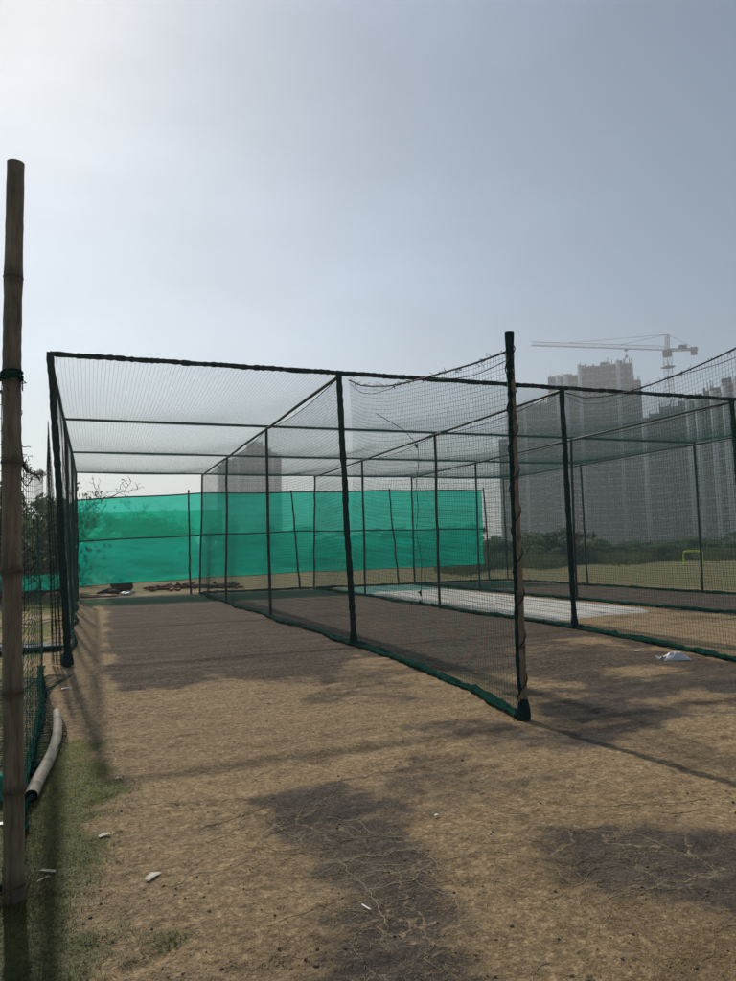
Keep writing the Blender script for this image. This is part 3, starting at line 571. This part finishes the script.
# rubble behind the screen
blob('cloth_heap', 'black_cloth', 'dark cloth heap dumped on dry grass under the shade cloth', 'cloth', (.45, 24.6, 0), (.30, .2, .12), 3, amp=.6)
blob('cloth_heap', 'pink', 'low faded pink cloth lying beside the dark cloth heap', 'cloth', (.15, 24.0, 0), (.5, .18, .05), 5, amp=.6)
blob('cloth_heap', 'white', 'small white cloth right of the dark cloth heap', 'cloth', (1.0, 24.3, 0), (.22, .15, .07), 6, amp=.6)
blob('tree_stump', 'bark', 'squat grey stump behind the dark cloth heap', 'stump', (.95, 27.0, 0), (.36, .36, .36), 7, amp=.4)
for i, (x, y) in enumerate([(2.4, 27), (3.4, 27.4), (4.4, 26.6)]):
    blob('rubble_heap', 'rubble', ['low reddish rubble heap left of the thin pole under the shade cloth', 'middle rubble heap right behind the thin pole', 'rubble heap furthest right, near the second net line'][i], 'rubble', (x, y, 0), (.6, .4, .09), 20+i, 'rubble heaps under the shade cloth', amp=.7)
for i in range(42):
    x = random.uniform(1.7, 5.0); y = random.gauss(26.7, .45); m = MB(); z = .05+.16*math.exp(-((y-26.8)/.4)**2)*random.random()
    m.box((0, 0, 0), (.19, .09, .06), 0); o = m.build('brick', M['brick']); o.location = (x, y, z); o.rotation_euler = (random.uniform(-.5, .5), random.uniform(-.5, .5), random.uniform(0, 3)); tag(o, 'broken red brick in the rubble under the shade cloth', 'brick', 'bricks strewn under the shade cloth')

# ------------------------------------------------------------ vegetation
def quads(mb, C, size, seed, up=.0):
    r = np.random.default_rng(seed); n = len(C); a = r.normal(0, 1, (n, 3)); a[:, 2] += up; a /= np.linalg.norm(a, axis=1, keepdims=True); b = np.cross(a, r.normal(0, 1, (n, 3))); b /= np.linalg.norm(b, axis=1, keepdims=True)
    s = (size*r.uniform(.6, 1.3, n))[:, None]; a = a*s; b = b*s*.45
    V = np.stack([C-a, C+b*1.0, C+a, C-b], 1).reshape(-1, 3); mb.add(V, np.arange(n*4).reshape(n, 4), np.repeat(r.random(n), 4))
def shrub_mesh(seed, h=2.0, w=1.6, nleaf=2600, leaf=.07):
    r = np.random.default_rng(seed); lob = 26; cs = np.stack([r.normal(0, w*.34, lob), r.normal(0, w*.34, lob), h*r.uniform(.08, .92, lob)**.8], -1); rad = w*r.uniform(.12, .26, lob)*(1.15-.5*cs[:, 2]/h)
    i = r.integers(0, lob, nleaf); d = r.normal(0, 1, (nleaf, 3)); d /= np.linalg.norm(d, axis=1, keepdims=True); C = cs[i]+d*(rad[i]*r.random(nleaf)**.4)[:, None]; C[:, 2] = np.abs(C[:, 2])
    m = MB(); quads(m, C, leaf, seed); st = MB()
    for q in range(lob): st.tube([(cs[q][0]*.1, cs[q][1]*.1, 0), (cs[q][0]*.6, cs[q][1]*.6, cs[q][2]*.6), tuple(cs[q])], [.02, .013, .005], 4, cap=False)
    return m, st
protos = []
for i in range(5):
    m, st = shrub_mesh(40+i); t = thing('shrub', 'leafy green shrub in the overgrown strip along the far field edge', 'shrub', (0, 0, 0), 'shrubs along the far field edge')
    m.build('foliage', M['leaf'] if i != 3 else M['leaf_dry'], t); st.build('stems', M['bark'], t); protos.append(t)
def copy_tree(o, parent=None):
    c = o.copy(); COL.objects.link(c)
    if parent is not None: c.parent = parent
    for ch in o.children: copy_tree(ch, c)
    return c
def polar(az, d): return (d*sin(az), d*cos(az))
used = set()
def put_shrub(x, y, s, sz, label=None, group=None):
    i = random.randrange(5); o = protos[i] if i not in used else copy_tree(protos[i]); used.add(i)
    o.location = (x, y, -.03); o.scale = (s, s, sz); o.rotation_euler = (0, 0, random.uniform(0, 6))
    if label: o['label'] = label; o['group'] = group
for i in range(60):
    az = R_(27+i*.46+random.uniform(-.3, .3)); far = (az-R_(27))/R_(27); d = 40+24*far+random.uniform(-3, 10); x, y = polar(az, d); s = random.uniform(.9, 1.6)*(1.0+.25*far)
    put_shrub(x, y, s, s*random.uniform(.40, .62)*(1.15 if az < R_(36) else .85))
for i in range(46):
    az = R_(-9+i*.83+random.uniform(-.5, .5)); d = random.uniform(44, 62); x, y = polar(az, d); s = random.uniform(1.3, 2.2); put_shrub(x, y, s, s*random.uniform(.5, .85), 'bushy shrub of the hazy scrub beyond the shade cloth', 'scrub beyond the shade cloth')
for i in range(34):
    az = R_(-9+i*.21+random.uniform(-.2, .2)); d = random.uniform(25, 36); x, y = polar(az, d); s = random.uniform(1.0, 1.7)
    put_shrub(x, y, s, s*random.uniform(.75, 1.2), 'dark shrub in the thicket seen through the draped net at left', 'thicket beyond the left net') if az < R_(-4.0) else None
tg = MB(); r = np.random.default_rng(5); n = 26000; az = R_(26)+R_(26)*r.random(n); d = 38+22*(az-R_(26))/R_(26)+r.normal(0, 2.0, n)+3*np.sin(az*60); x = d*np.sin(az); y = d*np.cos(az); hh = r.uniform(.25, .95, n)*(.5+fbm(x*.35, y*.35, 5, 3)); th = r.uniform(0, pi, n); z = np.zeros(n)
c0_ = np.stack([x, y, z], -1); sd = np.stack([np.cos(th), np.sin(th), z], -1)*.022; ln = np.stack([r.normal(0, .2, n)*hh, r.normal(0, .2, n)*hh, hh], -1)
tg.add(np.stack([c0_-sd, c0_+sd, c0_+ln+sd*.3, c0_+ln-sd*.3], 1).reshape(-1, 3), np.arange(n*4).reshape(n, 4), np.repeat(r.random(n), 4)); o = tg.build('tall_grass', leaf_mat('tall_field_grass', (.15, .17, .075), (.25, .245, .12))); tag(o, 'tall grass growing along the foot of the far shrubs', 'grass', kind='stuff')
# bare trees
def bare_tree(label, x, y, h, seed, leafy=0, group=None):
    t = thing('bare_tree', label, 'tree', (x, y, 0), group); r = np.random.default_rng(seed); tr = MB(); tw = MB(); tips = []
    def grow(p, d, L, rad, lev):
        n = 5; P = [p]
        for i in range(n): d = d+r.normal(0, .16+.05*lev, 3)+[0, 0, .04]; d /= np.linalg.norm(d); P.append(P[-1]+d*L/n)
        (tr if lev < 2 else tw).tube(P, np.linspace(rad, rad*.6, n+1), 6 if lev < 2 else 3, cap=False)
        if lev >= 4: tips.append(P[-1]); return
        for q in range(3 if lev < 3 else 4):
            k = r.integers(2, n+1); nd = d+r.normal(0, .75, 3)+[0, 0, .15]; nd /= np.linalg.norm(nd); grow(P[k], nd, L*r.uniform(.55, .8), max(rad*.58, .013), lev+1)
    for b in range(3): grow(np.array([x, y, 0.]), np.array([r.normal(0, .45), r.normal(0, .45), 1.]), h*.36, .10 if b == 0 else .07, 0)
    tr.build('trunk', M['bark'], t); tw.build('crown', M['bark'], t)
    if leafy: m = MB(); C = np.array(tips)[r.integers(0, len(tips), leafy)]+r.normal(0, .25, (leafy, 3)); quads(m, C, .09, seed); m.build('leaves', M['leaf'], t)
for i, (azd, d, h, lf, lab) in enumerate([(-.6, 34, 6.2, 120, 'bare twiggy tree rising beside the left end of the shade cloth'), (2.6, 40, 5.4, 120, 'bare tree showing through the left part of the shade cloth'), (5.6, 38, 4.8, 120, 'low bare tree showing through the cloth near its first pole'), (8.6, 46, 4.9, 120, 'small bare tree showing through the cloth right of its first pole'), (-3.4, 27, 4.6, 900, 'dark twiggy tree behind the draped net at left'), (-5.6, 24, 5.0, 600, 'dark twiggy tree beyond the left edge, behind the tall bamboo')]):
    x, y = polar(R_(azd), d); bare_tree(lab, x, y, h, 60+i, lf)

# dry stalk litter and short grass --------------------------------
def blades(n, ylo, yhi, seed, keep, L, wid, upr, name, mtl, label):
    r = np.random.default_rng(seed); dmin, dmax = ylo, yhi
    d = 1/(1/dmax+(1/dmin-1/dmax)*r.random(n)); az = R_(-9)+R_(60)*r.random(n); x = d*np.sin(az); y = d*np.cos(az)
    k = keep(x, y, r); x, y, d = x[k], y[k], d[k]; n = len(x); th = r.uniform(0, 2*pi, n); el = np.abs(r.normal(0, upr, n)); Ln = L*r.uniform(.4, 1.3, n); z = relief(x, y)+.001
    D = np.stack([np.cos(th)*np.cos(el), np.sin(th)*np.cos(el), np.sin(el)], -1); Sd = np.stack([-np.sin(th), np.cos(th), 0*th], -1)*(wid*r.uniform(.6, 1.4, n))[:, None]
    P0 = np.stack([x, y, z], -1); P1 = P0+D*(Ln*.55)[:, None]+np.stack([0*x, 0*x, .1*Ln], -1); bend = np.stack([r.normal(0, .13, n), r.normal(0, .13, n), -.12*np.ones(n)], -1)*Ln[:, None]; P2 = P0+D*Ln[:, None]+bend
    P2[:, 2] = np.maximum(P2[:, 2], z)
    V = np.stack([P0-Sd, P0+Sd, P1+Sd, P1-Sd, P2+Sd*.3, P2-Sd*.3], 1).reshape(-1, 3); i = np.arange(n)[:, None]*6
    F = np.concatenate([i+np.array([[0, 1, 2, 3]]), i+np.array([[3, 2, 4, 5]])], 0); m = MB(); m.add(V, F, np.repeat(r.random(n)*.8, 6)); o = m.build(name, M[mtl]); tag(o, label, 'grass', kind='stuff')
def keep_straw(x, y, r):
    dk, g, fr, a, b = masks(x, y); cl = sstep(.38, .6, fbm(x*2.2, y*2.2, 91, 3)); return r.random(len(x)) < (1-.82*dk)*(.25+.75*cl)*(1-.5*g)*(x > -.9)
blades(260000, 1.9, 9.0, 5, keep_straw, .018, .0007, .10, 'dry_straw', 'straw', 'dry straw stalks littering the bare ground in the foreground')
def keep_grass(x, y, r):
    dk, g, fr, a, b = masks(x, y); return r.random(len(x)) < g*1.1-.08
blades(420000, 2.2, 16, 6, keep_grass, .026, .0009, .45, 'short_grass', 'grass', 'short green grass growing at the left edge and along the nets')
# crooked dried runners: wisps of straw strung along wandering paths, thickest over the dark patches
m = MB(); r = np.random.default_rng(12)
for i in range(84):
    if i < 44: p = np.array([r.uniform(.6, 1.4), r.uniform(1.9, 4.05)])
    elif i < 74: p = np.array([r.uniform(1.6, 3.2), r.uniform(1.9, 3.15)])
    else: p = np.array([r.uniform(.8, 2.2), r.uniform(2.4, 4.2)])
    a = r.normal(-.25, .5)+(pi if r.random() < .5 else 0); P = [p]
    for q in range(r.integers(12, 45)): a += r.normal(-.02*np.sin(q), .30); p = p+.02*np.array([cos(a), sin(a)]); P.append(p)
    P = np.array(P); w_ = r.uniform(.0008, .0016); m.strands(np.column_stack([P, relief(P[:, 0], P[:, 1])+.001])[None], w_, 3, attr=0)
    n = len(P)*r.integers(1, 5); k = r.integers(0, len(P)-1, n); d = P[k+1]-P[k]; th = np.arctan2(d[:, 1], d[:, 0])+r.normal(0, .45, n); L = r.uniform(.005, .022, n); c = P[k]+r.normal(0, .013, (n, 2))
    z = relief(c[:, 0], c[:, 1])+.003; e = np.stack([np.cos(th)*L, np.sin(th)*L, r.uniform(0, .35, n)*L], -1); sd = np.stack([-np.sin(th), np.cos(th), 0*th], -1)*.0006; c3 = np.column_stack([c, z])
    m.add(np.stack([c3-sd, c3+sd, c3+e+sd, c3+e-sd], 1).reshape(-1, 3), np.arange(n*4).reshape(n, 4), np.repeat(r.random(n)*.5, 4))
o = m.build('dry_runners', M['runner']); tag(o, 'pale crooked grass runners creeping across the dark soil patches', 'grass', kind='stuff')
# loose clods and chips
m = MB(); r = np.random.default_rng(31); n = 1800; d = 1/(1/12+(1/1.9-1/12)*r.random(n)); az = R_(-8)+R_(58)*r.random(n); x = d*np.sin(az); y = d*np.cos(az); sz = .0022+.0075*r.random(n)**4
oct_ = np.array([[1, 0, 0], [-1, 0, 0], [0, 1, 0], [0, -1, 0], [0, 0, .8], [0, 0, -.5]])[None]*r.uniform(.6, 1.3, (n, 6, 1))*sz[:, None, None]; c = np.stack([x, y, relief(x, y)+sz*.3], -1)
m.add((oct_+c[:, None]).reshape(-1, 3), (np.arange(n)[:, None, None]*6+np.array([[0, 2, 4], [2, 1, 4], [1, 3, 4], [3, 0, 4], [2, 0, 5], [1, 2, 5], [3, 1, 5], [0, 3, 5]])[None]).reshape(-1, 3), np.repeat(r.random(n), 6))
o = m.build('dirt_clods', mat('clods', (.16, .12, .08), (.34, .27, .19), 2, .95, tone=(.10, .078, .055))); tag(o, 'loose dirt clods and chips strewn over the ground', 'clods', kind='stuff')

# ------------------------------------------------------------ towers
def tower(label, azL, azR, D, steps, depth, seed, style=0, slots=(), pale=.26):
    """steps: list of (fraction from, fraction to, height); slots: see-through bays as (from, to, zlo, zhi)"""
    A = np.array(polar(R_(azL), D)); B = np.array(polar(R_(azR), D)); u = (B-A); Wd = np.linalg.norm(u); u /= Wd; v = np.array([-u[1], u[0]])
    if v @ A < 0: v = -v
    r = np.random.default_rng(seed); base = A; t = thing('unfinished_tower', label, 'building', (*((A+B)/2), 0), 'unfinished tower blocks on the skyline'); FH = 3.05
    u3 = np.array([*u, 0]); v3 = np.array([*v, 0]); z3 = np.array([0, 0, 1.])
    def pt(a, b, z): return np.array([*(base+u*a+v*b), z])
    core = MB(); slab = MB(); inf = MB(); bars = MB(); cols = []
    bay = 3.0; nb = max(3, int(Wd/bay)); bw = Wd/nb
    def hgt(a):
        for f0, f1, h0, h1 in steps:
            if f0 <= a/Wd <= f1+1e-6: return h0+(h1-h0)*((a/Wd-f0)/max(f1-f0, 1e-6))
        return steps[-1][3]
    def slot_at(a0, a1, z):
        return any(s0 < (a0+a1)/2/Wd < s1 and zl < z < zh for s0, s1, zl, zh in slots)
    def slotbay(a0, a1): return any(s0 < (a0+a1)/2/Wd < s1 for s0, s1, zl, zh in slots)
    rec = r.random(nb)
    for i in range(nb):
        a0 = i*bw; a1 = a0+bw; h = hgt((a0+a1)/2); nf = int(h/FH); back = 1.3+2.6*(rec[i] > .55)
        if slotbay(a0, a1):
            for s0, s1, zl, zh in slots:
                if s0 < (a0+a1)/2/Wd < s1:
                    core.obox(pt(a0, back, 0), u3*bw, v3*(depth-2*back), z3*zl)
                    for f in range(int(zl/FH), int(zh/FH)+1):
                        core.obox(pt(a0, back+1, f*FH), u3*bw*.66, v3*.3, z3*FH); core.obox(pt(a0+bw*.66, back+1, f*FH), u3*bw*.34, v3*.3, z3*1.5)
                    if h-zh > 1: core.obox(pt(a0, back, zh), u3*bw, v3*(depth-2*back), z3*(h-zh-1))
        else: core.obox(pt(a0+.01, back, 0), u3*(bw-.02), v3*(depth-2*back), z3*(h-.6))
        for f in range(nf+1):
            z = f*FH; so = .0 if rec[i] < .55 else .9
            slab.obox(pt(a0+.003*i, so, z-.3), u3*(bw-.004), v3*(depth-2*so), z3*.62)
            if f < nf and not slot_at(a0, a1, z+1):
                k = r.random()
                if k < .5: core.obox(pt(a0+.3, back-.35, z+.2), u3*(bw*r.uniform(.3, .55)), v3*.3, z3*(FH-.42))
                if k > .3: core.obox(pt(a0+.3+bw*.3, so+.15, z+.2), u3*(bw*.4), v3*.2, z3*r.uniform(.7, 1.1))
        # reinforcement and formwork sticking out of the top
        for q in range(r.integers(2, 5)):
            a = r.uniform(a0, a1); b = r.uniform(0, depth*.4); L = r.uniform(.6, 3.4); w_ = .22; core.obox(pt(a, b, h-.7), u3*w_, v3*w_, z3*L)
        if r.random() < .3: core.obox(pt(a0, 3.5, h-.6), u3*bw*.9, v3*4, z3*r.uniform(.8, 1.8))
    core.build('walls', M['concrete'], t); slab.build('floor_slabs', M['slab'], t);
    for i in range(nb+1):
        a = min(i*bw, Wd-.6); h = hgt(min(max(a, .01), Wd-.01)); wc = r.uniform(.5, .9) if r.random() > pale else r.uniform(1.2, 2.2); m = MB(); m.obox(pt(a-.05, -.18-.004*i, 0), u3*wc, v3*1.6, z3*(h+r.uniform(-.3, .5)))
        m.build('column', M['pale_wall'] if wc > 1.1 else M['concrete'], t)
    return t
def az_of(x, y=450): d = px(x, y); return math.degrees(math.atan2(d[0], d[1]))
tower('tallest unfinished tower block with a stepped sloping roof, behind the crane jib', az_of(551), az_of(644), 320, [(0, .33, 73.2, 74.2), (.33, .95, 77.2, 77.9), (.95, 1, 70, 68)], 22, 1, slots=[(.62, .66, 30, 66), (.60, .80, 70, 73)])
tower('lower unfinished block with a spiky top, left of the tallest tower', az_of(499), az_of(551), 300, [(0, .13, 44, 46), (.13, .4, 57, 59), (.4, 1, 58, 60)], 20, 2)
tower('unfinished block with see-through openings, just right of the tallest tower', az_of(643), az_of(690), 280, [(0, .3, 45, 48), (.3, .55, 50, 51), (.55, 1, 50, 52)], 10, 3, slots=[(.42, .50, 20, 46)])
tower('unfinished block with pale bands near the right edge of the skyline', az_of(688), az_of(716), 270, [(0, .5, 49, 51), (.5, 1, 53, 53)], 18, 4, pale=.45)
tower('unfinished block rising at the far right edge behind the raised net', az_of(713), az_of(775), 260, [(0, .25, 50, 51), (.25, .5, 53, 54), (.5, 1, 57, 58)], 20, 5, pale=.45)
tower('distant hazy tower seen above the shade cloth through the net', az_of(217), az_of(281), 450, [(0, .3, 54, 58), (.3, .45, 60, 64), (.45, .72, 69, 69), (.72, .84, 65, 65), (.84, 1, 62, 60)], 24, 6)

# ------------------------------------------------------------ tower crane
azc = az_of(667, 350); Dc = 290; cx, cyy = polar(R_(azc), Dc); cr = thing('tower_crane', 'pale lattice tower crane with a long jib above the unfinished blocks', 'crane', (cx, cyy, 0)); ZM = 72.6
tip = np.array([162.5, 240.2, 80.0]); tail = np.array([208.78, 201.27, 71.6]); apex = np.array([cx+.3, cyy-.3, 78.6])
def lattice(mb, p0, p1, w, h, n, chord, web, tri=False):
    p0 = np.array(p0, float); p1 = np.array(p1, float); d = p1-p0; d /= np.linalg.norm(d); up = np.array([0, 0, 1.]) if abs(d[2]) < .9 else np.array([1., 0, 0]); s_ = np.cross(d, up); s_ /= np.linalg.norm(s_); t_ = np.cross(s_, d)
    offs = [s_*w/2, -s_*w/2, t_*h] if tri else [s_*w/2+t_*h/2, -s_*w/2+t_*h/2, -s_*w/2-t_*h/2, s_*w/2-t_*h/2]
    for o in offs: mb.tube([p0+o, p1+o], chord, 4)
    for i in range(n):
        a = p0+(p1-p0)*i/n; b = p0+(p1-p0)*(i+1)/n
        for q in range(len(offs)):
            o1, o2 = offs[q], offs[(q+1) % len(offs)]; mb.tube([a+o1, b+o2], web, 3, cap=False); mb.tube([a+o1, a+o2], web, 3, cap=False)
m = MB(); lattice(m, (cx, cyy, 0), (cx, cyy, ZM-2), 2.1, 2.1, 24, .11, .055); m.build('mast', M['crane'], cr)
m = MB(); m.tube([(cx, cyy, ZM-2.4), (cx, cyy, ZM-.3)], 1.7, 12); m.box((cx, cyy, ZM-6.5), (3.6, 3.6, .5)); m.build('slewing_unit', M['crane_dark'], cr)
root = np.array([cx, cyy, ZM])
m = MB(); lattice(m, root+(tip-root)*.02, tip, 1.3, 1.5, 26, .085, .045, True); m.build('jib', M['crane'], cr)
m = MB(); lattice(m, root, tail, 1.4, .7, 8, .12, .06); m.build('counter_jib', M['crane'], cr)
m = MB(); lattice(m, root, apex, 1.1, 1.1, 5, .11, .06); m.build('tower_head', M['crane'], cr)
m = MB(); q = root+(tail-root)*.86; m.box((q[0], q[1], q[2]-.7), (2.2, 2.2, 2.6), .8); m.build('counterweight', M['ballast'], cr)
for f in (.45, .58): m = MB(); q = root+(tail-root)*f; m.box((q[0], q[1], q[2]+1), (1.5, 1.5, 1.4), .8); m.build('winch', M['crane_dark'], cr)
for f in (.33, .72): m = MB(); m.tube([apex, root+(tip-root)*f+[0, 0, 1.5]], .07, 4); m.build('tie_bar', M['crane_dark'], cr)
m = MB(); m.tube([apex, root+(tail-root)*.9+[0, 0, .4]], .07, 4); m.build('tie_bar', M['crane_dark'], cr)
m = MB(); m.box((cx-1.6, cyy-.6, ZM-1.2), (1.5, 1.7, 2.0), .7); m.build('cab', M['crane_dark'], cr)
q = root+(tip-root)*.29; m = MB(); m.box((q[0], q[1], q[2]-.5), (1.4, 1.2, .5), .7); tl = m.build('trolley', M['crane_dark'], cr)
m = MB(); m.tube([(q[0], q[1], q[2]-.7), (q[0], q[1], q[2]-2.6)], .06, 4); m.box((q[0], q[1], q[2]-3), (.7, .7, 1.0)); m.build('hook_block', M['crane_dark'], tl)

# ------------------------------------------------------------ air
def haze_box():
    m = MB(); m.box((0, 0, 58), (2*FAR+60, 2*FAR+60, 118.0+2)); hm = bpy.data.materials.new('haze_air'); hm.use_nodes = True; t = hm.node_tree; t.nodes.remove(t.nodes['Principled BSDF'])
    p = t.nodes.new('ShaderNodeVolumePrincipled'); p.inputs['Density'].default_value = HAZE_DENSITY; p.inputs['Color'].default_value = (.90, .95, .98, 1); p.inputs['Anisotropy'].default_value = HAZE_ANISO
    t.links.new(p.outputs[0], t.nodes['Material Output'].inputs['Volume']); o = m.build('haze', hm); tag(o, 'pale dusty haze filling the air over the field', 'haze', kind='stuff')
haze_box()
